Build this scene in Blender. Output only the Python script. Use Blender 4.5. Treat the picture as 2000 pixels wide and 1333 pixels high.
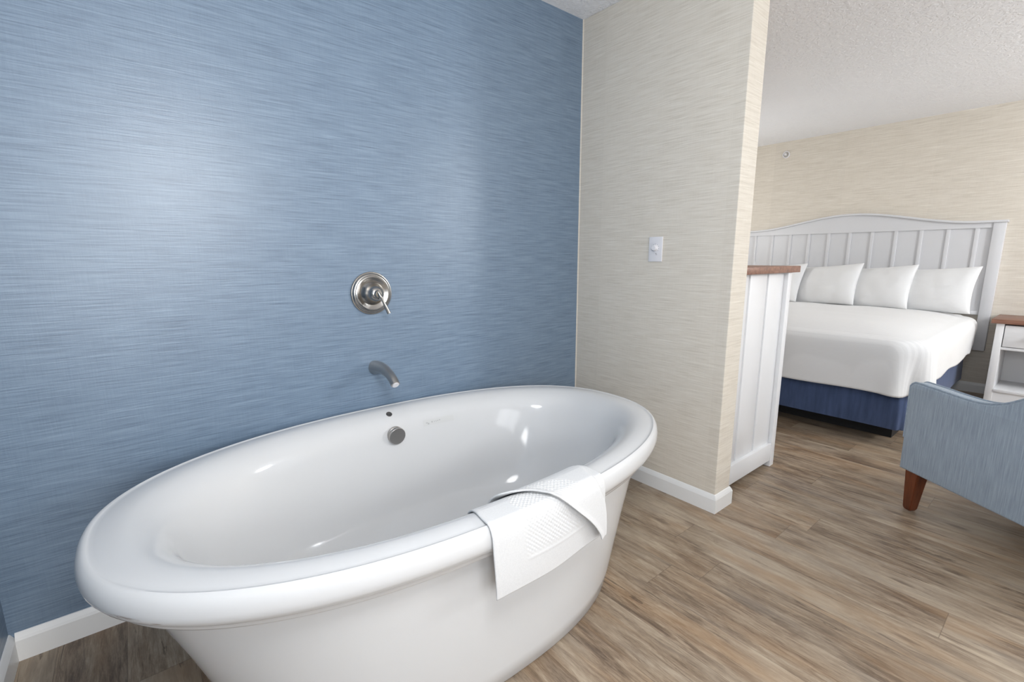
import bpy, bmesh, math, random
from mathutils import Vector, Matrix, noise

# ------------------------------------------------------------------ clear
for o in list(bpy.data.objects):
    bpy.data.objects.remove(o)
SC = bpy.context.scene
COL = SC.collection
PI = math.pi


def lin(r, g, b):
    def f(c):
        c /= 255.0
        return c / 12.92 if c <= 0.04045 else ((c + 0.055) / 1.055) ** 2.4
    return (f(r), f(g), f(b), 1.0)


# ------------------------------------------------------------------ camera
cam_d = bpy.data.cameras.new('camera')
cam = bpy.data.objects.new('camera', cam_d)
COL.objects.link(cam)
cam_d.sensor_fit = 'HORIZONTAL'
cam_d.sensor_width = 36.0
cam_d.lens = 913.73 / 2000 * 36.0
cam_d.clip_start = 0.02
_yaw, _pitch, _roll = 0.682, 0.1759, -0.002
_f = Vector((math.sin(_yaw) * math.cos(_pitch), math.cos(_yaw) * math.cos(_pitch), -math.sin(_pitch)))
_r = Vector((math.cos(_yaw), -math.sin(_yaw), 0))
_u = _r.cross(_f)
_c, _s = math.cos(_roll), math.sin(_roll)
_r, _u = _c * _r + _s * _u, -_s * _r + _c * _u
cam.matrix_world = Matrix(((_r.x, _u.x, -_f.x, -2.031), (_r.y, _u.y, -_f.y, -1.8924),
                           (_r.z, _u.z, -_f.z, 1.1927), (0, 0, 0, 1)))
SC.camera = cam

# ------------------------------------------------------------------ world, daylight, exposure
SC.view_settings.view_transform = 'Standard'
SC.view_settings.look = 'None'
SC.view_settings.gamma = 1.0
SC.view_settings.use_curve_mapping = False
SC.view_settings.exposure = 0.12

world = bpy.data.worlds.new('daylight_sky')
SC.world = world
world.use_nodes = True
_bg = world.node_tree.nodes['Background']
_bg.inputs[0].default_value = (0.80, 0.88, 1.0, 1)
_bg.inputs[1].default_value = 1.0


def area_light(name, loc, direction, sx, sy, power, color=(1, 1, 1)):
    d = bpy.data.lights.new(name, 'AREA')
    d.shape = 'RECTANGLE'
    d.size, d.size_y = sx, sy
    d.energy = power
    d.color = color
    o = bpy.data.objects.new(name, d)
    COL.objects.link(o)
    o.location = loc
    o.rotation_euler = Vector(direction).to_track_quat('-Z', 'Y').to_euler()
    return o


# room dimensions
H = 2.44          # ceiling height
XL = -2.4288      # left wall
XB = 3.7258       # bed wall
YN = 1.70         # far wall of the bedroom
YF = -4.40        # window wall behind the camera
PW = 0.9065       # length of the partition
PT = 0.1376       # its thickness
WIN1 = (-2.32, -1.10, 0.75, 2.20)   # x0, x1, z0, z1 of the windows in the front wall
WIN2 = (1.45, 3.45, 0.10, 2.20)
area_light('daylight_window_one', ((WIN1[0] + WIN1[1]) / 2, YF - 0.20, (WIN1[2] + WIN1[3]) / 2), (0, 1, 0),
           WIN1[1] - WIN1[0], WIN1[3] - WIN1[2], 36, (0.97, 0.985, 1.0))
area_light('daylight_window_two', ((WIN2[0] + WIN2[1]) / 2, YF - 0.20, (WIN2[2] + WIN2[3]) / 2), (0, 1, 0),
           WIN2[1] - WIN2[0], WIN2[3] - WIN2[2], 14, (0.98, 0.99, 1.0))


def point_light(name, loc, radius, power, color=(1, 1, 1)):
    d = bpy.data.lights.new(name, 'POINT')
    d.shadow_soft_size = radius
    d.energy = power
    d.color = color
    o = bpy.data.objects.new(name, d)
    COL.objects.link(o)
    o.location = loc
    return o


point_light('added_flash_fill', (-1.74, -1.80, 1.70), 0.20, 41, (1.0, 0.995, 0.985))  # added light near the camera, stands in for a flash; no fixture
point_light('added_corner_fill', (-2.22, -2.60, 1.15), 0.18, 30, (1.0, 0.995, 0.985))  # added fill to brighten the low left corner, not a real lamp
point_light('added_bedroom_fill', (2.2, -3.6, 1.90), 0.25, 116, (0.93, 0.965, 1.0))  # added out-of-frame fill that lifts the bedroom and its ceiling; no fixture
point_light('added_bedside_fill', (2.6, 0.95, 1.5), 0.15, 14, (0.97, 0.985, 1.0))  # weak added fill beyond the bed, no lamp stands there


# ------------------------------------------------------------------ mesh helpers
def obj(name, bm, m, parent=None, smooth=None, recalc=True):
    if recalc:
        bmesh.ops.recalc_face_normals(bm, faces=bm.faces[:])
    me = bpy.data.meshes.new(name)
    bm.to_mesh(me)
    bm.free()
    me.materials.append(m)
    if smooth is not None:
        me.polygons.foreach_set('use_smooth', [True] * len(me.polygons))
        if smooth < 179:
            me.set_sharp_from_angle(angle=math.radians(smooth))
    o = bpy.data.objects.new(name, me)
    COL.objects.link(o)
    if parent is not None:
        o.parent = parent
    return o


def thing(name, label, cat, loc=(0, 0, 0), rotz=0.0, group=None):
    o = bpy.data.objects.new(name, None)
    o.empty_display_size = 0.05
    COL.objects.link(o)
    o.location = loc
    o.rotation_euler = (0, 0, rotz)
    return tag(o, label, cat, group)


def tag(o, label, cat, group=None):
    o['label'] = label
    o['category'] = cat
    if group:
        o['group'] = group
    return o


def struct(name, bm, m, parent=None, smooth=None):
    o = obj(name, bm, m, parent, smooth)
    if parent is None:
        o['kind'] = 'structure'
    return o


def box(bm, x0, x1, y0, y1, z0, z1, bev=0.0, seg=2):
    r = bmesh.ops.create_cube(bm, size=1.0)
    vs = r['verts']
    for v in vs:
        v.co = Vector((x0 + (v.co.x + 0.5) * (x1 - x0), y0 + (v.co.y + 0.5) * (y1 - y0),
                       z0 + (v.co.z + 0.5) * (z1 - z0)))
    if bev > 0:
        es = list({e for v in vs for e in v.link_edges})
        bmesh.ops.bevel(bm, geom=es, offset=bev, segments=seg, affect='EDGES', profile=0.5)
    return bm


def new_box(*a, **k):
    return box(bmesh.new(), *a, **k)


def prism(bm, poly, axis, a0, a1, bev=0.0, seg=3):
    """extrude a 2-D outline along an axis; poly holds the two other coordinates in order"""
    def mk(p, a):
        if axis == 0:
            return Vector((a, p[0], p[1]))
        if axis == 1:
            return Vector((p[0], a, p[1]))
        return Vector((p[0], p[1], a))
    v0 = [bm.verts.new(mk(p, a0)) for p in poly]
    v1 = [bm.verts.new(mk(p, a1)) for p in poly]
    n = len(poly)
    f0 = bm.faces.new(v0[::-1])
    f1 = bm.faces.new(v1)
    for i in range(n):
        bm.faces.new((v0[i], v0[(i + 1) % n], v1[(i + 1) % n], v1[i]))
    if bev > 0:
        es = list({e for e in list(f0.edges) + list(f1.edges)})
        bmesh.ops.bevel(bm, geom=es, offset=bev, segments=seg, affect='EDGES', profile=0.5)
    return bm


def prism_round(poly, x0, x1, r, steps=4):
    """prism along x with softly rounded rims; poly = outline in (y, z), counter-clockwise"""
    bm = bmesh.new()
    n = len(poly)
    P = [Vector((p[0], p[1])) for p in poly]
    nrm = []
    for i in range(n):
        d0, d1 = (P[i] - P[i - 1]).normalized(), (P[(i + 1) % n] - P[i]).normalized()
        b = Vector((d0.y, -d0.x)) + Vector((d1.y, -d1.x))
        b = b.normalized() if b.length > 1e-6 else Vector((d0.y, -d0.x))
        c = max(0.5, b.dot(Vector((d0.y, -d0.x))))
        nrm.append(b / c)
    area = sum(P[i - 1].x * P[i].y - P[i].x * P[i - 1].y for i in range(n))
    sg = 1.0 if area > 0 else -1.0
    L = [(x0 + r * (1 - math.cos(PI / 2 * k / steps)), r * (1 - math.sin(PI / 2 * k / steps))) for k in range(steps + 1)]
    L += [(x1 - (x - x0), q) for x, q in L[::-1]]
    rings = [[bm.verts.new((x, p.x - sg * m.x * q, p.y - sg * m.y * q)) for p, m in zip(P, nrm)] for x, q in L]
    for A, B in zip(rings[:-1], rings[1:]):
        for i in range(n):
            bm.faces.new((A[i], A[(i + 1) % n], B[(i + 1) % n], B[i]))
    bm.faces.new(rings[0][::-1])
    bm.faces.new(rings[-1])
    return bm


def lathe(bm, prof, n=48, mat4=Matrix.Identity(4), cap0=True, cap1=True):
    """prof: list of (radius, height) round local z"""
    rings = []
    for r, h in prof:
        if r < 1e-6:
            rings.append([bm.verts.new(mat4 @ Vector((0, 0, h)))])
        else:
            rings.append([bm.verts.new(mat4 @ Vector((r * math.cos(2 * PI * k / n), r * math.sin(2 * PI * k / n), h)))
                          for k in range(n)])
    for A, B in zip(rings[:-1], rings[1:]):
        for k in range(n):
            a0, a1 = A[k % len(A)], A[(k + 1) % len(A)]
            b0, b1 = B[k % len(B)], B[(k + 1) % len(B)]
            vs = []
            for v in (a0, a1, b1, b0):
                if v not in vs:
                    vs.append(v)
            if len(vs) >= 3:
                bm.faces.new(vs)
    if cap0 and len(rings[0]) > 1:
        bm.faces.new(rings[0][::-1])
    if cap1 and len(rings[-1]) > 1:
        bm.faces.new(rings[-1])
    return bm


def sweep(bm, path, radii, n=24, up=Vector((0, 0, 1)), cap=True):
    """tube along path; radii: list of (side radius, up radius)"""
    P = [Vector(p) for p in path]
    rings = []
    for i, p in enumerate(P):
        t = (P[min(i + 1, len(P) - 1)] - P[max(i - 1, 0)]).normalized()
        s = t.cross(up)
        if s.length < 1e-4:
            s = t.cross(Vector((1, 0, 0)))
        s.normalize()
        w = s.cross(t).normalized()
        rs, ru = radii[i]
        rings.append([bm.verts.new(p + s * rs * math.cos(2 * PI * k / n) + w * ru * math.sin(2 * PI * k / n))
                      for k in range(n)])
    for A, B in zip(rings[:-1], rings[1:]):
        for k in range(n):
            bm.faces.new((A[k], A[(k + 1) % n], B[(k + 1) % n], B[k]))
    if cap:
        bm.faces.new(rings[0][::-1])
        bm.faces.new(rings[-1])
    return bm


def catmull(pts, m):
    out = []
    n = len(pts)
    for i in range(n - 1):
        p0, p1, p2, p3 = pts[max(i - 1, 0)], pts[i], pts[i + 1], pts[min(i + 2, n - 1)]
        for k in range(m):
            t = k / m
            out.append(tuple(0.5 * (2 * b + (c - a) * t + (2 * a - 5 * b + 4 * c - d) * t * t +
                                    (3 * b - a - 3 * c + d) * t ** 3) for a, b, c, d in zip(p0, p1, p2, p3)))
    out.append(tuple(pts[-1]))
    return out


# ------------------------------------------------------------------ node helpers
class N:
    def __init__(self, name, rough=0.5, spec=0.5, metal=0.0):
        self.m = bpy.data.materials.new(name)
        self.m.use_nodes = True
        self.t = self.m.node_tree
        self.b = self.t.nodes['Principled BSDF']
        self.b.inputs['Roughness'].default_value = rough
        self.b.inputs['Specular IOR Level'].default_value = spec
        self.b.inputs['Metallic'].default_value = metal
        self.tc = self.t.nodes.new('ShaderNodeTexCoord')

    def node(self, kind, **kw):
        n = self.t.nodes.new(kind)
        for k, v in kw.items():
            setattr(n, k, v)
        return n

    def link(self, a, b):
        self.t.links.new(a, b)

    def put(self, sock, v):
        if isinstance(v, (int, float)):
            sock.default_value = v
        elif isinstance(v, (tuple, list, Vector)):
            sock.default_value = v
        else:
            self.link(v, sock)

    def math(self, op, a, b=0.0, c=0.0, clamp=False):
        n = self.node('ShaderNodeMath', operation=op)
        n.use_clamp = clamp
        for s, v in zip(n.inputs, (a, b, c)):
            self.put(s, v)
        return n.outputs[0]

    def mapped(self, scale, loc=(0, 0, 0), src='Object'):
        n = self.node('ShaderNodeMapping')
        self.link(self.tc.outputs[src], n.inputs[0])
        n.inputs['Location'].default_value = loc
        n.inputs['Scale'].default_value = scale
        return n.outputs[0]

    def noise(self, vec, scale=1.0, detail=4.0, rough=0.55, dist=0.0):
        n = self.node('ShaderNodeTexNoise')
        self.put(n.inputs['Vector'], vec)
        n.inputs['Scale'].default_value = scale
        n.inputs['Detail'].default_value = detail
        n.inputs['Roughness'].default_value = rough
        n.inputs['Distortion'].default_value = dist
        return n.outputs['Fac']

    def ramp(self, fac, stops):
        n = self.node('ShaderNodeValToRGB')
        self.put(n.inputs[0], fac)
        e = n.color_ramp.elements
        while len(e) < len(stops):
            e.new(0.5)
        for k, (p, c) in zip(e, stops):
            k.position = p
            k.color = c if isinstance(c, (tuple, list)) else (c, c, c, 1)
        return n.outputs[0]

    def mix(self, fac, a, b, blend='MIX'):
        n = self.node('ShaderNodeMix', data_type='RGBA', blend_type=blend)
        self.put(n.inputs[0], fac)
        self.put(n.inputs[6], a)
        self.put(n.inputs[7], b)
        return n.outputs[2]

    def color(self, v):
        self.put(self.b.inputs['Base Color'], v)
        return self

    def bump(self, h, strength=0.3, dist=0.002):
        n = self.node('ShaderNodeBump')
        n.inputs['Strength'].default_value = strength
        n.inputs['Distance'].default_value = dist
        self.put(n.inputs['Height'], h)
        self.link(n.outputs[0], self.b.inputs['Normal'])
        return self


def plain(name, rgb, rough=0.5, spec=0.5, metal=0.0, var=0.03, scale=8.0, bump=0.0, bscale=200.0):
    """procedural single-colour material with a faint mottling"""
    n = N(name, rough, spec, metal)
    c = lin(*rgb)
    lo = tuple(x * (1 - var) for x in c[:3]) + (1,)
    hi = tuple(min(1, x * (1 + var)) for x in c[:3]) + (1,)
    n.color(n.mix(n.noise(n.mapped((scale,) * 3)), lo, hi))
    if bump:
        n.bump(n.noise(n.mapped((bscale,) * 3), detail=3), bump, 0.001)
    return n.m


def grasscloth(name, dark, mid, light, streak, rough, spec, seam_axis, bump):
    """wallpaper with horizontal slubs and a faint vertical weave"""
    n = N(name, rough, spec)
    a = n.noise(n.mapped((6, 6, 220)), detail=5, rough=0.62, dist=0.12)
    b = n.noise(n.mapped((9, 9, 330), (3.1, 1.7, 0.4)), detail=3, rough=0.6)
    w = n.noise(n.mapped((260, 260, 12)), detail=2)
    f = n.math('ADD', n.math('MULTIPLY', a, 0.62), n.math('MULTIPLY', b, 0.28))
    f = n.math('ADD', f, n.math('MULTIPLY', w, 0.10))
    c = n.ramp(f, [(0.36, dark), (0.50, mid), (0.64, light)])
    # separate longer slubs
    s = n.noise(n.mapped((5.5, 5.5, 210), (7, 2, 5)), detail=3, rough=0.6)
    sl = n.ramp(s, [(0.58, 0.0), (0.66, 1.0)])
    c = n.mix(n.math('MULTIPLY', sl, 0.42), c, streak)
    # paper drops differ a touch in tone
    sep = n.node('ShaderNodeSeparateXYZ')
    n.link(n.tc.outputs['Object'], sep.inputs[0])
    k = n.math('FLOOR', n.math('MULTIPLY', n.math('ADD', sep.outputs[seam_axis], 0.855), 1.0 / 0.69))
    wn = n.node('ShaderNodeTexWhiteNoise', noise_dimensions='1D')
    n.link(k, wn.inputs['W'])
    g = n.math('ADD', n.math('MULTIPLY', wn.outputs['Value'], 0.05), 0.975)
    gc = n.node('ShaderNodeCombineColor')
    for i in range(3):
        n.link(g, gc.inputs[i])
    c = n.mix(1.0, c, gc.outputs[0], 'MULTIPLY')
    n.color(c)
    n.bump(f, bump, 0.003)
    return n.m


def wood_floor():
    n = N('vinyl_plank', 0.42, 0.5)
    sep = n.node('ShaderNodeSeparateXYZ')
    n.link(n.tc.outputs['Object'], sep.inputs[0])
    X, Y = sep.outputs[0], sep.outputs[1]
    W, L = 0.1667, 1.22
    u = n.math('DIVIDE', n.math('ADD', X, 0.496), W)
    i = n.math('FLOOR', u)
    fu = n.math('SUBTRACT', u, i)
    w1 = n.node('ShaderNodeTexWhiteNoise', noise_dimensions='1D')
    n.link(i, w1.inputs['W'])
    v = n.math('ADD', n.math('DIVIDE', Y, L), n.math('MULTIPLY', w1.outputs['Value'], 5.0))
    j = n.math('FLOOR', v)
    fv = n.math('SUBTRACT', v, j)
    cmb = n.node('ShaderNodeCombineXYZ')
    n.link(i, cmb.inputs[0])
    n.link(j, cmb.inputs[1])
    w2 = n.node('ShaderNodeTexWhiteNoise', noise_dimensions='2D')
    n.link(cmb.outputs[0], w2.inputs['Vector'])
    r = w2.outputs['Value']
    off = n.math('MULTIPLY', r, 37.0)

    def vec(sx, sy, k):
        c = n.node('ShaderNodeCombineXYZ')
        n.link(n.math('MULTIPLY', X, sx), c.inputs[0])
        n.link(n.math('MULTIPLY', Y, sy), c.inputs[1])
        n.link(n.math('ADD', off, k), c.inputs[2])
        return c.outputs[0]
    broad = n.noise(vec(13, 2.3, 0), detail=6, rough=0.66, dist=0.9)
    grain = n.noise(vec(70, 6.5, 9), detail=7, rough=0.74, dist=0.6)
    fine = n.noise(vec(300, 30, 17), detail=4, rough=0.75)
    warm = n.noise(vec(9, 1.3, 5), detail=3, rough=0.6, dist=0.4)
    f = n.math('ADD', n.math('MULTIPLY', broad, 0.40), n.math('MULTIPLY', grain, 0.44))
    f = n.math('ADD', f, n.math('MULTIPLY', fine, 0.16))
    c = n.ramp(f, [(0.36, lin(82, 67, 55)), (0.44, lin(116, 98, 81)), (0.51, lin(146, 128, 108)),
                   (0.62, lin(180, 164, 143))])
    worn = n.noise(vec(3.0, 1.4, 41), detail=3, rough=0.6, dist=0.3)
    c = n.mix(n.math('MULTIPLY', n.ramp(worn, [(0.48, 0.0), (0.66, 1.0)]), 0.42), c, lin(190, 176, 156))
    c = n.mix(n.math('MULTIPLY', n.ramp(warm, [(0.50, 0.0), (0.68, 1.0)]), 0.40), c, lin(158, 124, 88))
    c = n.mix(n.math('MULTIPLY', n.ramp(warm, [(0.30, 1.0), (0.44, 0.0)]), 0.30), c, lin(134, 128, 121))
    # dark cracks running with the grain
    cr = n.noise(vec(26, 2.0, 23), detail=8, rough=0.66, dist=1.4)
    crm = n.ramp(cr, [(0.34, 1.0), (0.395, 0.0)])
    c = n.mix(n.math('MULTIPLY', crm, 0.72), c, lin(78, 63, 52))
    # knots
    vo = n.node('ShaderNodeTexVoronoi', feature='F1')
    n.link(vec(7.5, 2.4, 31), vo.inputs['Vector'])
    vo.inputs['Scale'].default_value = 1.0
    kn = n.math('ADD', vo.outputs['Distance'], n.math('MULTIPLY', n.math('SUBTRACT', grain, 0.5), 0.16))
    km = n.ramp(kn, [(0.055, 1.0), (0.13, 0.0)])
    c = n.mix(n.math('MULTIPLY', km, 0.6), c, lin(72, 56, 46))
    # board to board tone
    tone = n.math('ADD', n.math('MULTIPLY', r, 0.22), 0.89)
    tcx = n.node('ShaderNodeCombineColor')
    for q in range(3):
        n.link(tone, tcx.inputs[q])
    c = n.mix(1.0, c, tcx.outputs[0], 'MULTIPLY')
    # joints
    e1 = n.math('LESS_THAN', n.math('MULTIPLY', n.math('MINIMUM', fu, n.math('SUBTRACT', 1.0, fu)), W), 0.0011)
    e2 = n.math('LESS_THAN', n.math('MULTIPLY', n.math('MINIMUM', fv, n.math('SUBTRACT', 1.0, fv)), L), 0.0013)
    e = n.math('MAXIMUM', e1, e2)
    c = n.mix(n.math('MULTIPLY', e, 0.42), c, lin(84, 68, 56))
    n.color(c)
    n.put(n.b.inputs['Roughness'], n.math('ADD', n.math('MULTIPLY', grain, 0.20), 0.30))
    n.bump(n.math('SUBTRACT', f, n.math('MULTIPLY', e, 0.6)), 0.22, 0.0015)
    return n.m


def wood(name, base, dark, rough=0.35, scale=(3, 60, 60)):
    n = N(name, rough, 0.5)
    f = n.noise(n.mapped(scale), detail=5, rough=0.65, dist=0.3)
    n.color(n.ramp(f, [(0.35, lin(*dark)), (0.62, lin(*base))]))
    n.bump(f, 0.1, 0.001)
    return n.m


def fabric(name, base, dark, sc, rough=0.85, bump=0.25, sheen=0.2):
    n = N(name, rough, 0.25)
    a = n.noise(n.mapped(sc), detail=4, rough=0.65)
    b = n.noise(n.mapped((600, 600, 600)), detail=2)
    f = n.math('ADD', n.math('MULTIPLY', a, 0.75), n.math('MULTIPLY', b, 0.25))
    n.color(n.ramp(f, [(0.36, lin(*dark)), (0.62, lin(*base))]))
    n.b.inputs['Sheen Weight'].default_value = sheen
    n.bump(f, bump, 0.001)
    return n.m


def linen(name, rgb, stripe=0.0, wrinkle=0.12):
    n = N(name, 0.85, 0.2)
    c0 = lin(*rgb)
    c1 = tuple(x * 0.965 for x in c0[:3]) + (1,)
    f = n.noise(n.mapped((5, 5, 5)), detail=4)
    col = n.mix(f, c0, c1)
    h = n.noise(n.mapped((14, 14, 14)), detail=5, rough=0.55, dist=0.4)
    if stripe:
        sep = n.node('ShaderNodeSeparateXYZ')
        n.link(n.tc.outputs['Object'], sep.inputs[0])
        st = n.math('SINE', n.math('MULTIPLY', sep.outputs[0], 2 * PI / 0.026))
        sm = n.ramp(n.math('ADD', n.math('MULTIPLY', st, 0.5), 0.5), [(0.40, 0.0), (0.60, 1.0)])
        col = n.mix(n.math('MULTIPLY', sm, stripe), col, tuple(x * 0.88 for x in c0[:3]) + (1,))
    n.color(col)
    n.b.inputs['Sheen Weight'].default_value = 0.15
    n.bump(h, wrinkle, 0.01)
    return n.m


def brushed(name, rgb, rough=0.28):
    n = N(name, rough, 0.5, 1.0)
    f = n.noise(n.mapped((60, 60, 900)), detail=3)
    c = lin(*rgb)
    n.color(n.mix(f, c, tuple(x * 0.85 for x in c[:3]) + (1,)))
    n.put(n.b.inputs['Roughness'], n.math('ADD', n.math('MULTIPLY', f, 0.12), rough - 0.06))
    return n.m


def acrylic():
    """gloss white acrylic with a few small scuffs on the rim"""
    n = N('white_acrylic', 0.09, 0.26)
    c = n.mix(n.noise(n.mapped((4, 4, 4))), lin(207, 207, 207), lin(210, 210, 210))
    sep = n.node('ShaderNodeSeparateXYZ')
    n.link(n.tc.outputs['Object'], sep.inputs[0])
    streak = n.noise(n.mapped((40, 40, 420)), detail=5, rough=0.7)
    for (x, y, z, rx, rz) in SCUFFS:
        d = n.math('POWER', n.math('DIVIDE', n.math('SUBTRACT', sep.outputs[0], x), rx), 2.0)
        d = n.math('ADD', d, n.math('POWER', n.math('DIVIDE', n.math('SUBTRACT', sep.outputs[1], y), rx), 2.0))
        d = n.math('ADD', d, n.math('POWER', n.math('DIVIDE', n.math('SUBTRACT', sep.outputs[2], z), rz), 2.0))
        m = n.math('MULTIPLY', n.ramp(d, [(0.2, 1.0), (1.0, 0.0)]), n.ramp(streak, [(0.40, 0.0), (0.52, 0.9)]))
        c = n.mix(m, c, lin(150, 138, 128))
    n.color(c)
    n.b.inputs['Coat Weight'].default_value = 0.0
    n.b.inputs['Coat Roughness'].default_value = 0.04
    return n.m


SCUFFS = [(-0.842, -0.250, 0.515, 0.045, 0.0055), (-0.803, -0.306, 0.508, 0.014, 0.0028)]  # in the tub's own coordinates

M = {}
M['blue_paper'] = grasscloth('blue_grasscloth_paper', lin(91, 110, 131), lin(113, 133, 154), lin(129, 149, 169),
                             lin(86, 105, 127), 0.38, 0.8, 0, 0.25)
M['beige_paper'] = grasscloth('beige_grasscloth_paper', lin(203, 194, 180), lin(217, 209, 196), lin(226, 219, 207),
                              lin(240, 235, 225), 0.55, 0.4, 1, 0.25)
M['white_paint'] = plain('white_trim_paint', (234, 234, 233), 0.38, 0.5, var=0.01)
M['door_paint'] = plain('white_furniture_paint', (226, 226, 227), 0.40, 0.5, var=0.012)
M['grey_paint'] = plain('pale_grey_furniture_paint', (214, 214, 216), 0.42, 0.5, var=0.012)
M['plastic'] = plain('white_plastic', (228, 226, 228), 0.35, 0.5, var=0.01)
M['dark_plastic'] = plain('grey_plastic', (120, 118, 118), 0.5)
M['recess'] = plain('beige_grey_plastic', (176, 172, 164), 0.5)
M['floor'] = wood_floor()
M['top_wood'] = wood('brown_stained_top', (150, 108, 88), (112, 76, 60), 0.4, (60, 4, 60))
M['leg_wood'] = wood('dark_cherry_wood', (112, 58, 32), (78, 38, 20), 0.28, (50, 50, 5))
M['chair_fabric'] = fabric('blue_grey_upholstery', (158, 170, 182), (128, 141, 154), (240, 240, 9))
M['piping_fabric'] = fabric('pale_blue_grey_piping', (150, 163, 176), (126, 140, 155), (60, 60, 60))
M['skirt_fabric'] = fabric('navy_blue_bed_skirt', (76, 92, 128), (62, 77, 108), (30, 30, 4), bump=0.1)
M['black'] = plain('black_base', (22, 22, 24), 0.6)
M['linen'] = linen('white_pillowcase_cotton', (230, 230, 230), wrinkle=0.2)
M['duvet'] = linen('white_satin_stripe_cotton', (232, 232, 232), stripe=0.5, wrinkle=0.16)
M['towel'] = fabric('white_terry_cotton', (214, 214, 214), (206, 206, 206), (300, 300, 300), 0.95, 0.15, 0.3)
M['nickel'] = brushed('brushed_nickel', (170, 167, 163), 0.24)
M['dark_nickel'] = brushed('dull_nickel', (184, 179, 174), 0.34)
M['tub'] = acrylic()
M['badge'] = plain('faint_grey_badge', (202, 202, 201), 0.3, 0.5, var=0.01)
M['badge_ink'] = plain('grey_badge_ink', (176, 176, 176), 0.4)
M['hole'] = plain('dark_grey_metal', (92, 90, 88), 0.4, 0.5, 0.6)


def ceiling_mat():
    n = N('textured_white_ceiling', 0.9, 0.2)
    a = n.noise(n.mapped((42, 42, 42)), detail=5, rough=0.55, dist=0.6)
    h = n.ramp(a, [(0.44, 0.0), (0.56, 1.0)])
    n.color(n.mix(n.noise(n.mapped((3, 3, 3))), lin(242, 242, 244), lin(246, 246, 247)))
    n.bump(h, 0.55, 0.004)
    return n.m


M['ceiling'] = ceiling_mat()
_g = N('window_glass', 0.0)
_mix = _g.node('ShaderNodeMixShader')
_tr = _g.node('ShaderNodeBsdfTransparent')
_gl = _g.node('ShaderNodeBsdfGlossy')
_gl.inputs['Roughness'].default_value = 0.0
_mix.inputs[0].default_value = 0.06
_g.link(_tr.outputs[0], _mix.inputs[1])
_g.link(_gl.outputs[0], _mix.inputs[2])
_g.link(_mix.outputs[0], _g.t.nodes['Material Output'].inputs[0])
M['glass'] = _g.m

# ------------------------------------------------------------------ the setting
struct('floor', new_box(XL - 0.12, XB + 0.12, YF - 0.12, YN + 0.12, -0.06, 0.0), M['floor'])
struct('ceiling', new_box(XL - 0.12, XB + 0.12, YF - 0.12, YN + 0.12, H, H + 0.06), M['ceiling'])
struct('wall_back', new_box(XL - 0.12, 0.0, 0.0, 0.12, 0, H), M['blue_paper'])
struct('wall_left', new_box(XL - 0.12, XL, YF, 0.0, 0, H), M['blue_paper'])
struct('wall_partition', new_box(0.0, PT, -PW, YN, 0, H, bev=0.003, seg=2), M['beige_paper'])
struct('wall_right', new_box(XB, XB + 0.12, YF, YN + 0.12, 0, H), M['beige_paper'])
struct('wall_alcove', new_box(PT, XB, YN, YN + 0.12, 0, H), M['beige_paper'])

bm = bmesh.new()
xs = [XL - 0.12, WIN1[0], WIN1[1], WIN2[0], WIN2[1], XB + 0.12]
for k in (0, 2, 4):
    box(bm, xs[k], xs[k + 1], YF - 0.12, YF, 0, H)
for w in (WIN1, WIN2):
    box(bm, w[0], w[1], YF - 0.12, YF, 0, w[2])
    box(bm, w[0], w[1], YF - 0.12, YF, w[3], H)
struct('wall_front', bm, M['beige_paper'])

for k, w in enumerate((WIN1, WIN2), 1):
    bm = bmesh.new()
    t = 0.05
    y0, y1 = YF - 0.10, YF - 0.04
    box(bm, w[0], w[0] + t, y0, y1, w[2], w[3])
    box(bm, w[1] - t, w[1], y0, y1, w[2], w[3])
    box(bm, w[0] + t, w[1] - t, y0, y1, w[2], w[2] + t)
    box(bm, w[0] + t, w[1] - t, y0, y1, w[3] - t, w[3])
    mx = (w[0] + w[1]) / 2
    box(bm, mx - 0.03, mx + 0.03, y0, y1, w[2] + t, w[3] - t)
    wo = struct('window_%d' % k, bm, M['white_paint'])
    struct('window_pane', new_box(w[0] + t, w[1] - t, YF - 0.075, YF - 0.069, w[2] + t, w[3] - t), M['glass'], wo)

BH, BT = 0.0887, 0.0131


def base_profile(sign=1):
    # (distance from the wall, height)
    return [(0, 0), (BT, 0), (BT, BH - 0.022), (BT - 0.003, BH - 0.014), (0.004, BH - 0.002), (0.002, BH), (0, BH)]


def baseboard(name, pts):
    """run the profile along wall points (floor plan, room on the left-hand side), mitred at corners"""
    bm = bmesh.new()
    P = [Vector((p[0], p[1])) for p in pts]
    rings = []
    for i, p in enumerate(P):
        d0 = (P[i] - P[i - 1]).normalized() if i > 0 else (P[1] - P[0]).normalized()
        d1 = (P[i + 1] - P[i]).normalized() if i < len(P) - 1 else d0
        n0, n1 = Vector((-d0.y, d0.x)), Vector((-d1.y, d1.x))
        b = (n0 + n1)
        b = b / (b.dot(n0))
        rings.append([bm.verts.new((p.x + b.x * q, p.y + b.y * q, h)) for q, h in base_profile()])
    k = len(rings[0])
    for A, B in zip(rings[:-1], rings[1:]):
        for i in range(k):
            bm.faces.new((A[i], A[(i + 1) % k], B[(i + 1) % k], B[i]))
    bm.faces.new(rings[0])
    bm.faces.new(rings[-1][::-1])
    struct(name, bm, M['white_paint'])


baseboard('baseboard_back', [(-0.0131, 0.0), (XL + 0.0131, 0.0)])
baseboard('baseboard_left', [(XL, 0.0), (XL, YF)])
baseboard('baseboard_partition', [(PT, -PW + 0.03), (PT, -PW), (0.0, -PW), (0.0, 0.0)])
baseboard('baseboard_right', [(XB, YF), (XB, YN)])
baseboard('baseboard_alcove', [(XB - 0.0131, YN), (PT, YN)])
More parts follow.
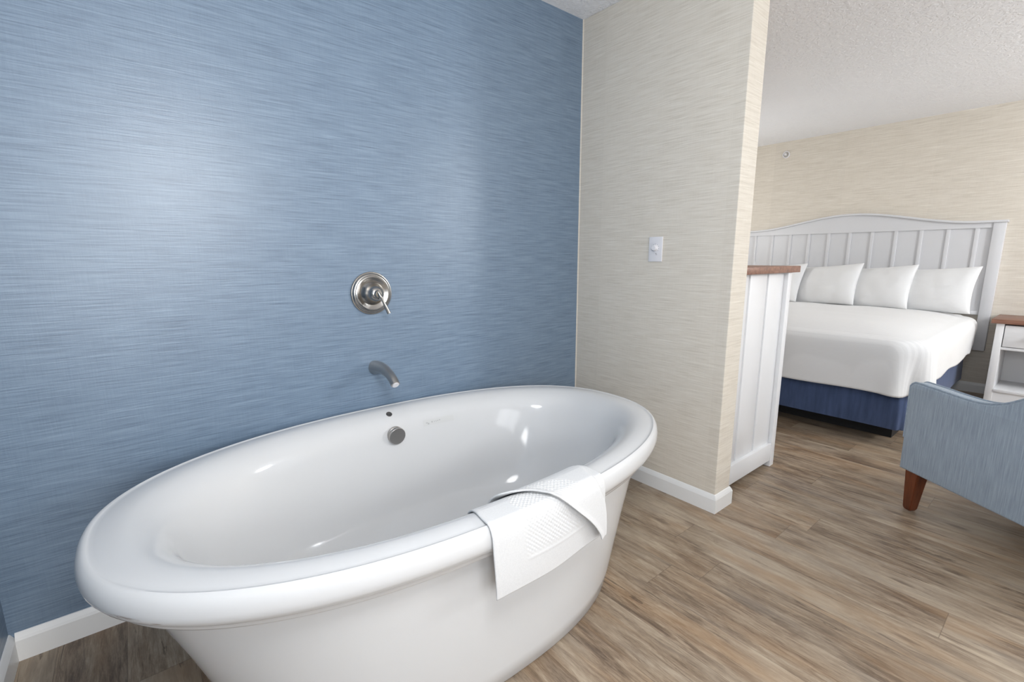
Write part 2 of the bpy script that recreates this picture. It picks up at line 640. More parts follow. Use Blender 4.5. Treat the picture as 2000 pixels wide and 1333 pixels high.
# pale caulk bead in the corner where the blue and beige papers meet
struct('trim_1', prism(bmesh.new(), [(0, 0), (-0.005, 0), (-0.0035, -0.0035), (0, -0.005)], 2, 0.10, H), M['beige_paper'])

# ------------------------------------------------------------------ bathtub
TX, TY = -1.259, -0.552
SN = 2.32
RINGS = [  # semi axis x, semi axis y, height
    (0.672, 0.434, 0.000), (0.681, 0.442, 0.006), (0.700, 0.447, 0.06), (0.735, 0.453, 0.16), (0.775, 0.460, 0.27),
    (0.820, 0.467, 0.38), (0.855, 0.473, 0.45), (0.866, 0.476, 0.466), (0.880, 0.488, 0.468), (0.896, 0.501, 0.471),
    (0.906, 0.508, 0.476), (0.911, 0.512, 0.483), (0.913, 0.514, 0.490), (0.918, 0.517, 0.493), (0.926, 0.524, 0.500),
    (0.933, 0.530, 0.512), (0.9355, 0.532, 0.525), (0.9345, 0.531, 0.540), (0.931, 0.528, 0.553), (0.924, 0.522, 0.5625),
    (0.917, 0.516, 0.5660), (0.912, 0.512, 0.5640), (0.907, 0.508, 0.5635), (0.899, 0.501, 0.5650), (0.875, 0.482, 0.5675),
    (0.853, 0.465, 0.5675), (0.838, 0.452, 0.5650), (0.822, 0.438, 0.5590), (0.804, 0.422, 0.5490), (0.786, 0.407, 0.5360),
    (0.770, 0.396, 0.5180), (0.757, 0.388, 0.4950),
    (0.745, 0.382, 0.47), (0.703, 0.367, 0.40), (0.668, 0.354, 0.32), (0.625, 0.337, 0.24),
    (0.585, 0.318, 0.185), (0.545, 0.296, 0.152), (0.490, 0.262, 0.136), (0.400, 0.205, 0.131), (0.20, 0.10, 0.129),
]


def sup(t, a, b, n=SN):
    c, s = math.cos(t), math.sin(t)
    return (a * math.copysign(abs(c) ** (2 / n), c), b * math.copysign(abs(s) ** (2 / n), s))


def tub_front_y(x, ring):
    a, b, _ = ring
    q = min(1.0, abs((x - TX) / a))
    return TY - b * (1 - q ** SN) ** (1 / SN)


tub = thing('bathtub', 'white oval freestanding bathtub standing against the blue wall', 'bathtub', (TX, TY, 0))
bm = bmesh.new()
NS = 200
prev = None
for a, b, z in RINGS:
    ring = [bm.verts.new((*sup(2 * PI * (k + 0.5) / NS, a, b), z)) for k in range(NS)]
    if prev is None:
        bm.faces.new(ring[::-1])
    else:
        for k in range(NS):
            bm.faces.new((prev[k], prev[(k + 1) % NS], ring[(k + 1) % NS], ring[k]))
    prev = ring
bm.faces.new(prev)
obj('tub_shell', bm, M['tub'], tub, smooth=50)


def inner_y(x, z):
    """back inner face of the tub in room coordinates"""
    R = RINGS[[r[2] for r in RINGS].index(0.5650, 24):]
    for (a0, b0, z0), (a1, b1, z1) in zip(R[:-1], R[1:]):
        if z1 <= z <= z0:
            f = (z0 - z) / (z0 - z1)
            a, b = a0 + (a1 - a0) * f, b0 + (b1 - b0) * f
            q = min(1.0, abs((x - TX) / a))
            return TY + b * (1 - q ** SN) ** (1 / SN)
    return TY


# overflow knob on the back inner face
ky = inner_y(-1.252, 0.478)
rot = Matrix.Translation((-1.252 - TX, ky - TY + 0.004, 0.478)) @ Matrix.Rotation(math.radians(94), 4, 'X')
kn = obj('overflow_knob', lathe(bmesh.new(), [(0.029, 0), (0.034, 0.001), (0.0345, 0.009), (0.0325, 0.011),
                                              (0.0325, 0.014), (0.035, 0.016), (0.035, 0.027), (0.0335, 0.0285),
                                              (0, 0.0288)], 48, rot), M['dark_nickel'], tub, smooth=35)
# small vent on the slope of the rim
rot = Matrix.Translation((-1.254 - TX, -0.1235 - TY, 0.5530)) @ Matrix.Rotation(math.radians(33), 4, 'X')
vent = obj('rim_vent', lathe(bmesh.new(), [(0.0125, -0.004), (0.0125, 0.0012), (0.011, 0.002), (0.0095, 0.0012),
                                           (0.0, 0.0008)], 32, rot), M['hole'], tub, smooth=40)


def badge_patch(x0, x1, z0, z1, off, nx=16, nz=4, skew=0.0):
    bm = bmesh.new()
    g = []
    for i in range(nx + 1):
        x = x0 + (x1 - x0) * i / nx
        row = []
        for j in range(nz + 1):
            z = z0 + (z1 - z0) * j / nz
            row.append(bm.verts.new((x - TX, inner_y(x, z) - off - TY, z)))
        g.append(row)
    for i in range(nx):
        for j in range(nz):
            bm.faces.new((g[i][j], g[i + 1][j], g[i + 1][j + 1], g[i][j + 1]))
    return bm


bd = obj('badge', badge_patch(-1.122, -0.979, 0.481, 0.506, 0.0008), M['badge'], tub, smooth=180)
bd['label'] = 'faint grey rectangular maker badge'
bm = bmesh.new()
# the badge's worn mark: a small two-dot swirl and a row of faint unreadable strokes
for (x, z, w, h) in [(-1.105, 0.4935, 0.008, 0.004), (-1.098, 0.489, 0.007, 0.006), (-1.081, 0.494, 0.006, 0.006),
                     (-1.070, 0.494, 0.003, 0.005), (-1.062, 0.494, 0.003, 0.006), (-1.054, 0.4945, 0.005, 0.004),
                     (-1.045, 0.4955, 0.004, 0.006)]:
    t = badge_patch(x - w / 2, x + w / 2, z - h / 2, z + h / 2, 0.0014, 3, 2)
    me = bpy.data.meshes.new('tmp')
    t.to_mesh(me)
    t.free()
    bm.from_mesh(me)
    bpy.data.meshes.remove(me)
obj('badge_mark', bm, M['badge_ink'], bd, smooth=180)

# ------------------------------------------------------------------ towel over the front rim
TR = [r for r in RINGS[[r[2] for r in RINGS].index(0.493):[r[2] for r in RINGS].index(0.4950) + 2][::-1]
      if not (0.895 < r[0] < 0.915 and r[2] > 0.55)]     # from inside the bowl, over the rim, to the outside of the roll
T_BOT = 0.368


def drape(x, lift):
    """list of (y, z) points of the towel's path at this x, offset outward by lift"""
    raw = [(tub_front_y(x, r), r[2]) for r in TR]
    raw = [p for p in raw if True]
    # keep the path from inside to the outermost point of the roll, then let it hang
    k = min(range(len(raw)), key=lambda i: raw[i][0])
    raw = raw[:k + 1]
    pts = []
    for i, (y, z) in enumerate(raw):
        a, b = raw[max(i - 1, 0)], raw[min(i + 1, len(raw) - 1)]
        ty, tz = b[0] - a[0], b[1] - a[1]
        L = math.hypot(ty, tz) or 1
        pts.append((y + (tz / L) * lift, z - (ty / L) * lift))
    y0, z0 = pts[-1]
    n = 14
    for i in range(1, n + 1):
        f = i / n
        pts.append((y0 + 0.012 * f * f, z0 - (z0 - 0.30) * f))
    return pts


def resample(pts):
    S = [0]
    for a, b in zip(pts[:-1], pts[1:]):
        S.append(S[-1] + math.hypot(b[0] - a[0], b[1] - a[1]))
    return S


def at_len(pts, S, s):
    for i in range(len(S) - 1):
        if s <= S[i + 1] or i == len(S) - 2:
            f = (s - S[i]) / (S[i + 1] - S[i])
            return (pts[i][0] + (pts[i + 1][0] - pts[i][0]) * f, pts[i][1] + (pts[i + 1][1] - pts[i][1]) * f)


def waffle(u, v):
    return 0.0017 * (math.sin(2 * PI * u / 0.0135) * math.sin(2 * PI * v / 0.0125))


def smooth01(a, b, x):
    t = max(0.0, min(1.0, (x - a) / (b - a)))
    return t * t * (3 - 2 * t)


def band(x, lo, hi, w=0.012):
    return smooth01(lo - w, lo + w, x) * (1 - smooth01(hi - w, hi + w, x))


_ref = drape(-1.23, 0.004)
_refS = resample(_ref)


def s_of(y=None, z=None):
    best = None
    for i in range(600):
        s = _refS[-1] * i / 599
        p = at_len(_ref, _refS, s)
        if y is not None:
            d = abs(p[0] - y) + (0 if p[1] > 0.555 else 9)
        else:
            d = abs(p[1] - z) + (0 if p[0] < -1.06 else 9)
        if best is None or d < best[0]:
            best = (d, s)
    return best[1]


S_END = s_of(z=0.372)
bm = bmesh.new()
NX, NT = 170, 150
x0, x1 = -1.432, -1.028
cols = []
for i in range(NX + 1):
    u = x0 + (x1 - x0) * i / NX
    p0 = drape(u, 0.0045)
    S = resample(p0)
    col = []
    for j in range(NT + 1):
        s = S_END * j / NT
        y, z = at_len(p0, S, s)
        # hem bottom rises gently to the right
        f = j / NT
        x = u + 0.026 * (1 - smooth01(0.05, 0.5, f)) * (1 - i / NX) + 0.006 * f - 0.008 * math.sin(f * PI) * (1 - i / NX)
        hang = smooth01(0.45, 1.0, f)
        z += hang * 0.004 * (i / NX) + 0.003 * hang * math.sin(i / NX * 9)
        y -= hang * (0.006 * math.sin(i / NX * 5.0 + 0.6) + 0.004)
        wv = band(u, -1.335, -1.075) * band(s, -0.1, S_END - 0.085)
        y -= wv * waffle(u, s)
        z += wv * waffle(u, s)
        # hem welt near the lower edge and the left edge
        hm = math.exp(-((s - (S_END - 0.072)) / 0.004) ** 2) * 0.0012 * band(u, -1.33, -1.05)
        hm += math.exp(-((u - x0 - 0.006) / 0.006) ** 2) * 0.0014
        y -= hm
        z += hm
        col.append(bm.verts.new((x, y, z)))
    cols.append(col)
for i in range(NX):
    for j in range(NT):
        bm.faces.new((cols[i][j], cols[i + 1][j], cols[i + 1][j + 1], cols[i][j + 1]))
# upper flap folded over the right-hand part; crease given as (s, x)
CR = [(0.0, -1.345), (s_of(y=-1.001), -1.331), (s_of(y=-1.018), -1.292), (s_of(y=-1.040), -1.262), (s_of(z=0.556), -1.229),
      (s_of(z=0.504), -1.176), (s_of(z=0.450), -1.118), (s_of(z=0.398), -1.075), (S_END - 0.004, -1.062)]


def crease(s):
    for (a, xa), (b, xb) in zip(CR[:-1], CR[1:]):
        if s <= b:
            f = (s - a) / max(b - a, 1e-6)
            return xa + (xb - xa) * max(0, f)
    return CR[-1][1]


NF, NT2 = 130, 150
rows = []
for j in range(NT2 + 1):
    s = (S_END - 0.004) * j / NT2
    ds = 0.02
    xl = sum(crease(max(0, min(S_END - 0.004, s + d))) for d in (-ds, -ds / 2, 0, ds / 2, ds)) / 5
    f = s / S_END
    xr = -1.026 - 0.030 * math.exp(-((f - 0.52) / 0.16) ** 2) - 0.002
    row = []
    for i in range(NF + 1):
        g = i / NF
        u = xl + (xr - xl) * g
        edge = min(g * (xr - xl), 10)
        lift = 0.0135 + 0.010 * math.exp(-(edge / 0.018) ** 2) * (0.4 + 0.6 * f) - 0.002 * g
        lift *= 1 - 0.35 * smooth01(0.93, 1.0, g)
        p0 = drape(u, lift)
        S = resample(p0)
        y, z = at_len(p0, S, s * S[-1] / _refS[-1])
        hang = smooth01(0.45, 1.0, f)
        z += hang * 0.014
        y -= hang * 0.012
        wv = band(u - xl, 0.012, 0.118) * (1 - smooth01(0.42, 0.60, f))
        y -= wv * waffle(u, s)
        z += wv * waffle(u, s)
        row.append(bm.verts.new((u, y, z)))
    rows.append(row)
for j in range(NT2):
    for i in range(NF):
        bm.faces.new((rows[j][i], rows[j][i + 1], rows[j + 1][i + 1], rows[j + 1][i]))
tw = obj('towel', bm, M['towel'], smooth=180, recalc=False)
sm = tw.modifiers.new('thickness', 'SOLIDIFY')
sm.thickness = 0.0045
sm.offset = 0
tag(tw, 'folded white textured towel draped over the front rim of the bathtub', 'towel')

# ------------------------------------------------------------------ wall valve and spout
vt = thing('shower_valve', 'round brushed nickel mixer valve with lever on the blue wall', 'faucet', (-1.252, 0, 1.049))
rot = Matrix.Rotation(math.radians(90), 4, 'X')
obj('escutcheon', lathe(bmesh.new(), [(0.086, 0.0), (0.0885, 0.0015), (0.0885, 0.006), (0.0865, 0.008), (0.083, 0.0085),
                                      (0.0815, 0.0115), (0.077, 0.0150), (0.0735, 0.0155), (0.072, 0.0185),
                                      (0.067, 0.0205), (0.063, 0.0195), (0.055, 0.0150), (0.045, 0.0130),
                                      (0.038, 0.0145), (0, 0.016)], 72, rot), M['nickel'], vt, smooth=30)
obj('hub', lathe(bmesh.new(), [(0.053, 0.010), (0.047, 0.016), (0.040, 0.024), (0.034, 0.035), (0.0315, 0.050),
                               (0.027, 0.060), (0.020, 0.066), (0.0155, 0.067), (0.0155, 0.074), (0.013, 0.078),
                               (0, 0.079)], 48, rot), M['nickel'], vt, smooth=35)
lv = bmesh.new()
pp = catmull([(0.000, -0.074, 0.006), (0.006, -0.080, -0.010), (0.014, -0.082, -0.028), (0.026, -0.084, -0.055), (0.0365, -0.086, -0.080)], 5)
rr = catmull([(0.0075, 0.0075), (0.0072, 0.0072), (0.0058, 0.0058), (0.0072, 0.0066), (0.0085, 0.0072)], 5)
sweep(lv, pp, rr, 20, up=Vector((0, 1, 0)))
obj('lever', lv, M['nickel'], vt, smooth=40)

sp = thing('tub_spout', 'curved brushed nickel tub spout on the blue wall below the valve', 'faucet', (-1.256, 0, 0.733))
pp = catmull([(0, 0.0, -0.002), (0, -0.03, 0.004), (0, -0.07, 0.008), (0, -0.11, 0.006), (0, -0.15, -0.004), (0, -0.18, -0.018),
              (0, -0.203, -0.036)], 5)
rr = catmull([(0.026, 0.030), (0.025, 0.0275), (0.0235, 0.0245), (0.0215, 0.0215), (0.019, 0.018), (0.0185, 0.0165), (0.0185, 0.0155)], 5)
b_ = sweep(bmesh.new(), pp, rr, 28, up=Vector((0, 0, 1)))
obj('spout_body', b_, M['dark_nickel'], sp, smooth=45)
rot = Matrix.Translation((0, -0.2035, -0.0365)) @ Vector((0, -0.78, -0.62)).to_track_quat('Z', 'Y').to_matrix().to_4x4()
obj('aerator', lathe(bmesh.new(), [(0.0135, -0.003), (0.0135, 0.0025), (0.011, 0.003), (0, 0.001)], 28, rot), M['plastic'], sp, smooth=40)

# ------------------------------------------------------------------ timer switch on the partition
sw = thing('wall_switch', 'white wall switch plate with round dial on the beige partition', 'switch', (0, -0.518, 1.233))
obj('plate', box(bmesh.new(), -0.0065, 0.0, -0.0385, 0.0385, -0.0605, 0.0605, bev=0.0028, seg=3), M['plastic'], sw, smooth=40)
rot = Matrix.Translation((-0.006, 0.0, 0.006)) @ Matrix.Rotation(math.radians(-90), 4, 'Y')
obj('dial', lathe(bmesh.new(), [(0.0165, 0.0), (0.0165, 0.003), (0.0135, 0.0045), (0.0125, 0.016), (0.011, 0.018), (0, 0.0185)], 32, rot),
    M['plastic'], sw, smooth=35)
bm = bmesh.new()
for k in range(9):
    a = math.radians(-130 + k * 32.5)
    cy, cz = 0.0195 * math.sin(a), 0.006 + 0.0195 * math.cos(a)
    box(bm, -0.0068, -0.0062, cy - 0.0012, cy + 0.0012, cz - 0.0012, cz + 0.0012)
box(bm, -0.0068, -0.0062, -0.008, -0.001, -0.021, -0.0185)
box(bm, -0.0068, -0.0062, -0.011, -0.003, -0.0265, -0.0245)
obj('dial_marks', bm, M['dark_plastic'], sw)

# ------------------------------------------------------------------ sprinkler fitting on the bed wall
spk = thing('sprinkler', 'small round white sprinkler fitting high on the wall above the headboard', 'sprinkler', (XB, 0.41, 2.303))
rot = Matrix.Rotation(math.radians(-90), 4, 'Y')
obj('escutcheon', lathe(bmesh.new(), [(0.037, 0), (0.037, 0.008), (0.033, 0.012), (0.027, 0.010), (0.026, 0.002)], 40, rot, cap1=False),
    M['plastic'], spk, smooth=40)
obj('recess', lathe(bmesh.new(), [(0.0265, 0.0), (0.0265, 0.004), (0, 0.004)], 32, rot), M['recess'], spk, smooth=40)
obj('nozzle', lathe(bmesh.new(), [(0.009, 0.002), (0.008, 0.016), (0.005, 0.018), (0.005, 0.026), (0.013, 0.028), (0.013, 0.030), (0, 0.030)],
                    24, rot), M['plastic'], spk, smooth=35)

# ------------------------------------------------------------------ cabinet behind the partition
CX0, CX1 = PT + 0.004, 0.772      # from the partition to the front face
CY0, CY1 = -0.860, 0.560          # end panel and far end
CT = 1.112                        # underside of the top
cb = thing('cabinet', 'white panelled cabinet with brown wooden top behind the beige partition', 'cabinet', (0, 0, 0))
tp = obj('cabinet_top', new_box(CX0, 0.848, CY0 - 0.012, CY1 + 0.012, CT, CT + 0.035, bev=0.003), M['top_wood'], cb, smooth=40)
tp['label'] = 'brown stained wooden top'
pw = 0.048
for (a, b) in ((CX1 - pw, CY0), (CX0, CY0), (CX1 - pw, CY1 - pw), (CX0, CY1 - pw)):
    obj('post', new_box(a, a + pw, b, b + pw, 0.0, CT, bev=0.002), M['door_paint'], cb, smooth=40)
# end panel: boards with shallow channels between them, set back from the posts
bm = bmesh.new()
edges = [CX0 + pw, 0.318, 0.523, CX1 - pw]
for i in range(3):
    g0 = 0.010 if i else 0.0
    g1 = 0.010 if i < 2 else 0.0
    box(bm, edges[i] + g0, edges[i + 1] - g1, CY0 + 0.020, CY0 + 0.034, 0.10, CT, bev=0.0015)
box(bm, CX0 + pw, CX1 - pw, CY0 + 0.0335, CY0 + 0.042, 0.10, CT)
obj('end_panel', bm, M['door_paint'], cb, smooth=40)
obj('bottom_rail', new_box(CX0 + pw, CX1 - pw, CY0 + 0.002, CY0 + 0.036, 0.037, 0.142, bev=0.002), M['door_paint'], cb, smooth=40)
obj('carcass', new_box(CX0 + 0.01, CX1 - 0.020, CY0 + 0.040, CY1 - pw, 0.06, CT - 0.002), M['door_paint'], cb)
for k in range(2):
    for q in range(3):
        ya = CY0 + pw + 0.006 + k * 0.665
        za = 0.10 + q * 0.335
        dr = obj('drawer', new_box(CX1 - 0.022, CX1 - 0.004, ya, ya + 0.645, za, za + 0.32, bev=0.002), M['door_paint'], cb, smooth=40)
        obj('handle', sweep(bmesh.new(), [(CX1 - 0.005, ya + 0.23, za + 0.16), (CX1 + 0.022, ya + 0.24, za + 0.16),
                                          (CX1 + 0.022, ya + 0.41, za + 0.16), (CX1 - 0.005, ya + 0.42, za + 0.16)],
                            [(0.005, 0.005)] * 4, 12), M['dark_nickel'], dr, smooth=40)

# ------------------------------------------------------------------ headboard
HC = -0.285
HX0, HX1 = 3.668, XB - 0.001
hb = thing('headboard', 'white wall-mounted headboard with curved top and vertical battens', 'headboard', (0, 0, 0))
for s_ in (-1, 1):
    y_in, y_out = HC + s_ * 1.022, HC + s_ * 1.098
    obj('post', new_box(HX0, HX1, min(y_in, y_out), max(y_in, y_out), 0.385, 1.488, bev=0.003), M['grey_paint'], hb, smooth=40)


def crest(y):
    d = min(abs(y - HC), 0.95)
    return 1.4975 + 0.0622 * (1 + math.cos(PI * d / 0.95))


ys = [HC - 1.022 + 2.044 * k / 60 for k in range(61)]
poly = [(y, crest(y) - 0.018) for y in ys] + [(ys[-1], 1.437), (ys[0], 1.437)]
obj('top_rail', prism(bmesh.new(), poly[::-1], 0, HX0 + 0.010, HX1 - 0.01), M['grey_paint'], hb, smooth=40)
yc = [HC - 1.108 + 2.216 * k / 72 for k in range(73)]
poly = [(y, crest(y)) for y in yc] + [(y, crest(y) - 0.019) for y in yc[::-1]]
obj('crest_moulding', prism_round(poly[::-1], HX0 - 0.014, HX1, 0.004, 3), M['grey_paint'], hb, smooth=40)
obj('back_panel', new_box(HX0 + 0.026, HX1 - 0.008, HC - 1.022, HC + 1.022, 0.72, 1.440), M['grey_paint'], hb)
obj('bottom_rail', new_box(HX0 + 0.012, HX1 - 0.01, HC - 1.022, HC + 1.022, 0.695, 0.728, bev=0.002), M['grey_paint'], hb, smooth=40)
for k in range(-5, 6):
    y = HC + k * 0.1855
    obj('batten', new_box(HX0 + 0.014, HX0 + 0.028, y - 0.014, y + 0.014, 0.726, 1.438, bev=0.003), M['grey_paint'], hb, smooth=40)

# ------------------------------------------------------------------ bed base, duvet, pillows
BY = -0.285


def rrect(x0, x1, y0, y1, r, m=10, per=18):
    """rounded rectangle outline, points ordered counter-clockwise with even subdivisions"""
    out = []
    cs = [((x1 - r, y0 + r), -90), ((x1 - r, y1 - r), 0), ((x0 + r, y1 - r), 90), ((x0 + r, y0 + r), 180)]
    for i, ((cx, cy), a0) in enumerate(cs):
        for k in range(m + 1):
            a = math.radians(a0 + 90 * k / m)
            out.append((cx + r * math.cos(a), cy + r * math.sin(a)))
        nx, na = cs[(i + 1) % 4]
        ax, ay = out[-1]
        a = math.radians(na)
        bx, by = nx[0] + r * math.cos(a), nx[1] + r * math.sin(a)
        for k in range(1, per):
            out.append((ax + (bx - ax) * k / per, ay + (by - ay) * k / per))
    return out


bed = thing('bed', 'king bed base with mattress, navy blue skirt and black plinth under the duvet', 'bed', (0, 0, 0))
obj('plinth', new_box(1.815, 3.56, BY - 0.900, BY + 0.900, 0.0, 0.125), M['black'], bed)
bm = bmesh.new()
R0 = rrect(1.605, 3.640, BY - 0.985, BY + 0.985, 0.05)
prev = None
for z, e in ((0.125, -0.02), (0.118, 0.0), (0.13, 0.004), (0.25, 0.002), (0.40, -0.004), (0.44, -0.02)):
    ring = []
    for k, (x, y) in enumerate(R0):
        dx, dy = x - 2.62, y - BY
        w = 0.004 * math.sin(k * 0.9) * (0.45 - z) / 0.33
        l = math.hypot(dx, dy)
        ring.append(bm.verts.new((x + (e + w) * (1 if dx > 0 else -1) * (abs(dx) > 0.97), y + (e + w) * (1 if dy > 0 else -1) * (abs(dy) > 0.93), z)))
    if prev:
        for k in range(len(ring)):
            bm.faces.new((prev[k], prev[(k + 1) % len(ring)], ring[(k + 1) % len(ring)], ring[k]))
    else:
        bm.faces.new(ring[::-1])
    prev = ring
bm.faces.new(prev)
obj('bed_skirt', bm, M['skirt_fabric'], bed, smooth=50)
obj('mattress', new_box(1.66, 3.655, BY - 0.955, BY + 0.955, 0.435, 0.695, bev=0.05, seg=5), M['linen'], bed, smooth=60)

bm = bmesh.new()
random.seed(4)
outer = (1.615, 3.50, BY - 0.990, BY + 0.990)
loops = []
NR = 34
cxm, cym = 2.6, BY
for q in range(1, NR + 1):
    f = q / NR
    loops.append(('top', f))
ND = 26
for q in range(1, ND + 1):
    loops.append(('drop', q / ND))
base_loop = rrect(*outer, 0.13, m=14, per=46)
nl = len(base_loop)
cen = bm.verts.new((cxm, cym, 0.742))
prev = None
for kind, f in loops:
    ring = []
    for k, (x, y) in enumerate(base_loop):
        foot = smooth01(1.90, 1.62, x) if False else max(0.0, min(1.0, (1.95 - x) / 0.33))
        right = max(0.0, min(1.0, (BY - 0.72 - y) / 0.28))
        left = max(0.0, min(1.0, (y - BY - 0.72) / 0.28))
        head = max(0.0, min(1.0, (x - 3.30) / 0.2))
        corner = foot * max(right, left)
        # outward direction
        d = Vector((x - max(min(x, 3.35), 1.76), y - max(min(y, BY + 0.86), BY - 0.86)))
        d = d.normalized() if d.length > 1e-6 else Vector((0, 0))
        if kind == 'top':
            px, py = cxm + (x - cxm) * f, cym + (y - cym) * f
            ex = max(abs((px - cxm) / (x - cxm + 1e-9)), 0)
            edge = f ** 7
            pz = 0.742 - 0.048 * edge - 0.010 * f * f
            pz += 0.006 * noise.noise(Vector((px * 5, py * 4, 0.3))) * (1 - edge)
            ring.append(bm.verts.new((px, py, pz)))
        else:
            drop = (0.330 if foot > 0.5 else 0.0) * 1.0
            low = 0.350 * foot + 0.405 * (1 - foot)
            low = low * (1 - head) + 0.62 * head
            zt = 0.684
            a = min(1.0, f / 0.22)
            out = 0.062 * math.sin(a * PI / 2)
            z = zt - 0.055 * (1 - math.cos(a * PI / 2)) - max(0.0, (f - 0.14) / 0.86) ** 1.0 * (zt - 0.055 - low)
            flare = -0.022 * f * right * (1 - foot) + 0.010 * f
            wav = 0.012 * noise.noise(Vector((x * 4.2, y * 4.2, f * 1.2))) * f
            q3 = k - 187
            wav += corner * f * (0.050 * math.exp(-((q3 - 7) / 4.0) ** 2) + 0.034 * math.exp(-((q3 + 8) / 4.5) ** 2)
                                 - 0.045 * math.exp(-((q3 - 0.5) / 2.6) ** 2) + 0.012 * math.sin(k * 0.9))
            z += 0.010 * f * math.sin(k * 0.33) * (0.4 + corner)
            out += flare + wav
            ring.append(bm.verts.new((x + d.x * out, y + d.y * out, z)))
    if prev is None:
        for k in range(nl):
            bm.faces.new((cen, ring[k], ring[(k + 1) % nl]))
    else:
        for k in range(nl):
            bm.faces.new((prev[k], ring[k], ring[(k + 1) % nl], prev[(k + 1) % nl]))
    prev = ring
dv = obj('duvet', bm, M['duvet'], smooth=180, recalc=False)
sm = dv.modifiers.new('thickness', 'SOLIDIFY')
sm.thickness = 0.012
sm.offset = 1
tag(dv, 'white striped duvet spread over the bed and hanging over its foot', 'duvet')


def pillow_mesh(w, h, t, seed):
    bm = bmesh.new()
    n = 36
    sides = []
    for sgn in (1, -1):
        g = []
        for i in range(n + 1):
            row = []
            for j in range(n + 1):
                u, v = -1 + 2 * i / n, -1 + 2 * j / n
                # ease parameter so that the seam is dense
                uu, vv = math.sin(u * PI / 2), math.sin(v * PI / 2)
                px = w / 2 * uu * (1 - 0.075 * (1 - vv * vv) * abs(uu))
                pz = h / 2 * vv * (1 - 0.085 * (1 - uu * uu) * abs(vv))
                th = max(0.0, (1 - uu ** 2) * (1 - vv ** 2)) ** 0.42
                wr = noise.noise(Vector((px * 9 + seed, pz * 9, sgn * 2.0))) * 0.010 * min(1, th * 2)
                wr += noise.noise(Vector((px * 22 + seed, pz * 22, sgn * 3.0))) * 0.004 * min(1, th * 2)
                py = sgn * (t / 2 * th + wr * th)
                row.append(bm.verts.new((px, py, pz)))
            g.append(row)
        for i in range(n):
            for j in range(n):
                f = (g[i][j], g[i + 1][j], g[i + 1][j + 1], g[i][j + 1])
                bm.faces.new(f if sgn < 0 else f[::-1])
        sides.append(g)
    bmesh.ops.remove_doubles(bm, verts=bm.verts[:], dist=0.0006)
    return bm


PIL = [  # x, y, z centre, yaw from the headboard line, lean, roll, label
    (3.330, 0.265, 0.920, -15, 24, 4, 'white pillow mostly hidden behind the cabinet, leftmost on the bed'),
    (3.335, -0.215, 0.920, -15, 22, 5, 'white pillow just right of the cabinet top, leaning on the headboard'),
    (3.340, -0.610, 0.912, -15, 24, 5, 'white pillow in the middle of the three fully visible on the bed'),
    (3.350, -1.005, 0.908, -13, 25, 4, 'white pillow at the right edge of the bed nearest the nightstand'),
]
for i, (x, y, z, yaw, lean, roll, lab) in enumerate(PIL):
    o = obj('pillow', pillow_mesh(0.63, 0.42, 0.17, i * 7.3), M['linen'], smooth=180)
    # local x runs along the bed's width, local -y faces the foot
    o.rotation_euler = (Matrix.Rotation(math.radians(-90 + yaw), 4, 'Z') @ Matrix.Rotation(math.radians(-lean), 4, 'X') @
                        Matrix.Rotation(math.radians(-roll), 4, 'Y')).to_euler()
    o.location = (x, y, z)
    tag(o, lab, 'pillow', 'white pillows along the headboard')

# ------------------------------------------------------------------ nightstand
nx0, nx1 = 3.252, 3.705
ny1, ny0 = -1.463, -2.04
ns = thing('nightstand', 'white nightstand with brown top and drawer at the right of the bed', 'nightstand', (0, 0, 0))
o = obj('nightstand_top', new_box(nx0 - 0.018, nx1 + 0.004, ny0 - 0.03, ny1 + 0.03, 0.676, 0.710, bev=0.003), M['top_wood'], ns, smooth=40)
o['label'] = 'brown wooden top'
for y in (ny1 - 0.046, ny0):
    obj('side_panel', new_box(nx0, nx1, y, y + 0.046, 0.0, 0.676, bev=0.002), M['door_paint'], ns, smooth=40)
iy0, iy1 = ny0 + 0.046, ny1 - 0.046
obj('back_panel', new_box(nx1 - 0.014, nx1, iy0, iy1, 0.05, 0.67), M['door_paint'], ns)
obj('rail', new_box(nx0 + 0.002, nx1 - 0.02, iy0, iy1, 0.470, 0.490, bev=0.001), M['door_paint'], ns, smooth=40)
dr = obj('drawer', new_box(nx0 + 0.003, nx1 - 0.03, iy0 + 0.005, iy1 - 0.005, 0.495, 0.664, bev=0.002), M['door_paint'], ns, smooth=40)
obj('handle', sweep(bmesh.new(), [(nx0 + 0.006, -1.630, 0.575), (nx0 - 0.020, -1.636, 0.575), (nx0 - 0.020, -1.866, 0.575),
                                  (nx0 + 0.006, -1.872, 0.575)], [(0.006, 0.006)] * 4, 14), M['hole'], dr, smooth=40)
obj('shelf', new_box(nx0 - 0.004, nx1 - 0.012, iy0, iy1, 0.128, 0.150, bev=0.002), M['door_paint'], ns, smooth=40)
obj('apron', new_box(nx0 + 0.004, nx0 + 0.022, iy0, iy1, 0.03, 0.129), M['door_paint'], ns)

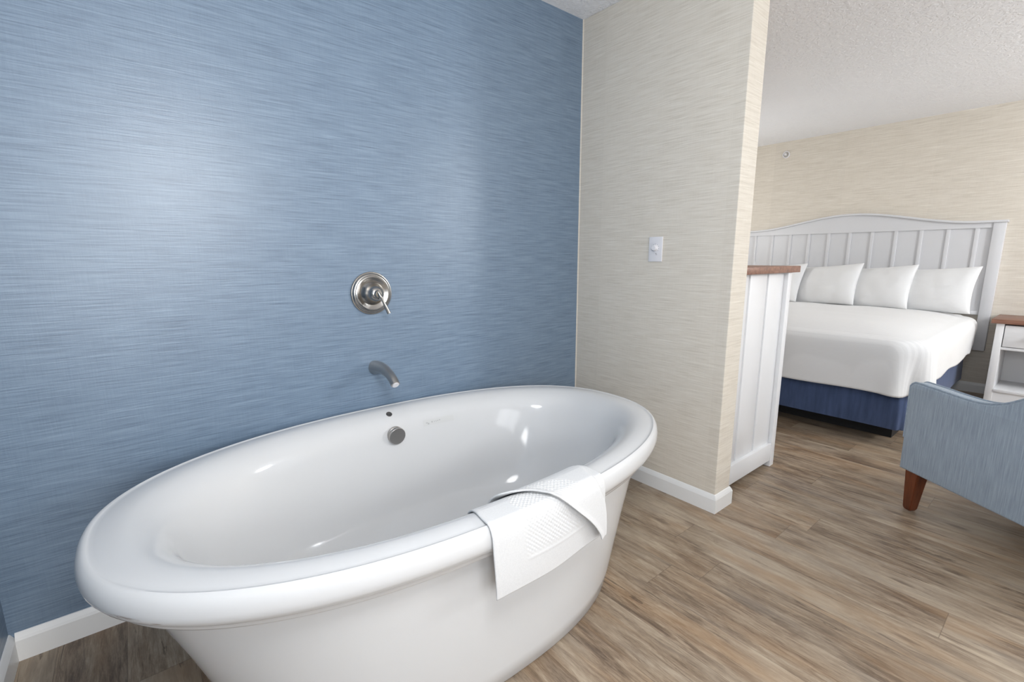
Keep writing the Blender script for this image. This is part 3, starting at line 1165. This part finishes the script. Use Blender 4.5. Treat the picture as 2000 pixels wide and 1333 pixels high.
# ------------------------------------------------------------------ armchair at the right
# local axes: +x points into the chair from the near arm, +y towards its front
ch = thing('armchair', 'blue-grey upholstered armchair on tapered brown legs at the right edge', 'armchair',
           (0.735, -1.44, 0), math.atan2(0.83, 0.557) - PI / 2)
CW, CD, AT = 0.72, 0.76, 0.068
prof = [(0.018, 0.197), (0.0195, 0.35), (0.022, 0.575), (0.019, 0.603), (0.006, 0.618), (-0.02, 0.6215), (-0.104, 0.617), (-0.20, 0.6115), (-0.265, 0.611),
        (-0.315, 0.618), (-0.365, 0.635), (-0.42, 0.669), (-0.48, 0.715), (-0.54, 0.765), (-0.61, 0.815), (-0.68, 0.845),
        (-0.74, 0.855), (-0.775, 0.845), (-0.785, 0.81), (-0.76, 0.50), (-0.735, 0.197)]
top_curve = catmull([(a, 0, b) for a, b in prof[1:-1]], 4)
outline = [prof[0]] + [(p[0], p[2]) for p in top_curve] + [prof[-1]]


def arm(x):
    return prism_round(outline, x, x + AT, 0.011)


for x in (0.0, CW - AT):
    a = obj('arm', arm(x), M['chair_fabric'], ch, smooth=50)
    for e in (0.006, AT - 0.006):
        pts = [(x + e, p[0] + 0.0, p[2] + 0.0) for p in top_curve]
        pts = [Vector(p) for p in pts]
        obj('piping', sweep(bmesh.new(), pts, [(0.0045, 0.0045)] * len(pts), 10, up=Vector((1, 0, 0))), M['piping_fabric'], a, smooth=60)
obj('seat_base', new_box(AT - 0.005, CW - AT + 0.005, -0.70, 0.005, 0.20, 0.335, bev=0.012, seg=3), M['chair_fabric'], ch, smooth=50)
obj('seat_cushion', new_box(AT + 0.002, CW - AT - 0.002, -0.60, 0.012, 0.33, 0.455, bev=0.035, seg=5), M['chair_fabric'], ch, smooth=60)
bk = [(-0.56, 0.33), (-0.66, 0.84), (-0.70, 0.865), (-0.765, 0.855), (-0.775, 0.82), (-0.735, 0.20), (-0.60, 0.20)]
obj('backrest', prism_round(bk, AT - 0.004, CW - AT + 0.004, 0.012), M['chair_fabric'], ch, smooth=50)


def tapered_leg(x, y, dx, dy):
    bm = bmesh.new()
    for z, w, ox, oy in ((0.0, 0.015, dx * 0.012, dy * 0.012), (0.010, 0.020, dx * 0.012, dy * 0.012), (0.205, 0.031, 0, 0)):
        pass
    lv_ = [(0.0, 0.0145, 0.010), (0.012, 0.0195, 0.009), (0.205, 0.031, 0.0)]
    rings = []
    for z, w, o in lv_:
        rings.append([bm.verts.new((x + dx * o + a * w, y + dy * o + b * w, z)) for a, b in ((-1, -1), (1, -1), (1, 1), (-1, 1))])
    bm.faces.new(rings[0][::-1])
    bm.faces.new(rings[-1])
    for A, B in zip(rings[:-1], rings[1:]):
        for k in range(4):
            bm.faces.new((A[k], A[(k + 1) % 4], B[(k + 1) % 4], B[k]))
    bmesh.ops.bevel(bm, geom=[e for e in bm.edges], offset=0.002, segments=2, affect='EDGES')
    return bm


for x, y, dx, dy in ((0.040, -0.040, 0, 1), (CW - 0.040, -0.040, 0, 1), (0.040, -0.68, 0, -1), (CW - 0.040, -0.68, 0, -1)):
    l = obj('leg', tapered_leg(x, y, dx, dy), M['leg_wood'], ch, smooth=30)
    l['label'] = 'tapered brown wooden leg'
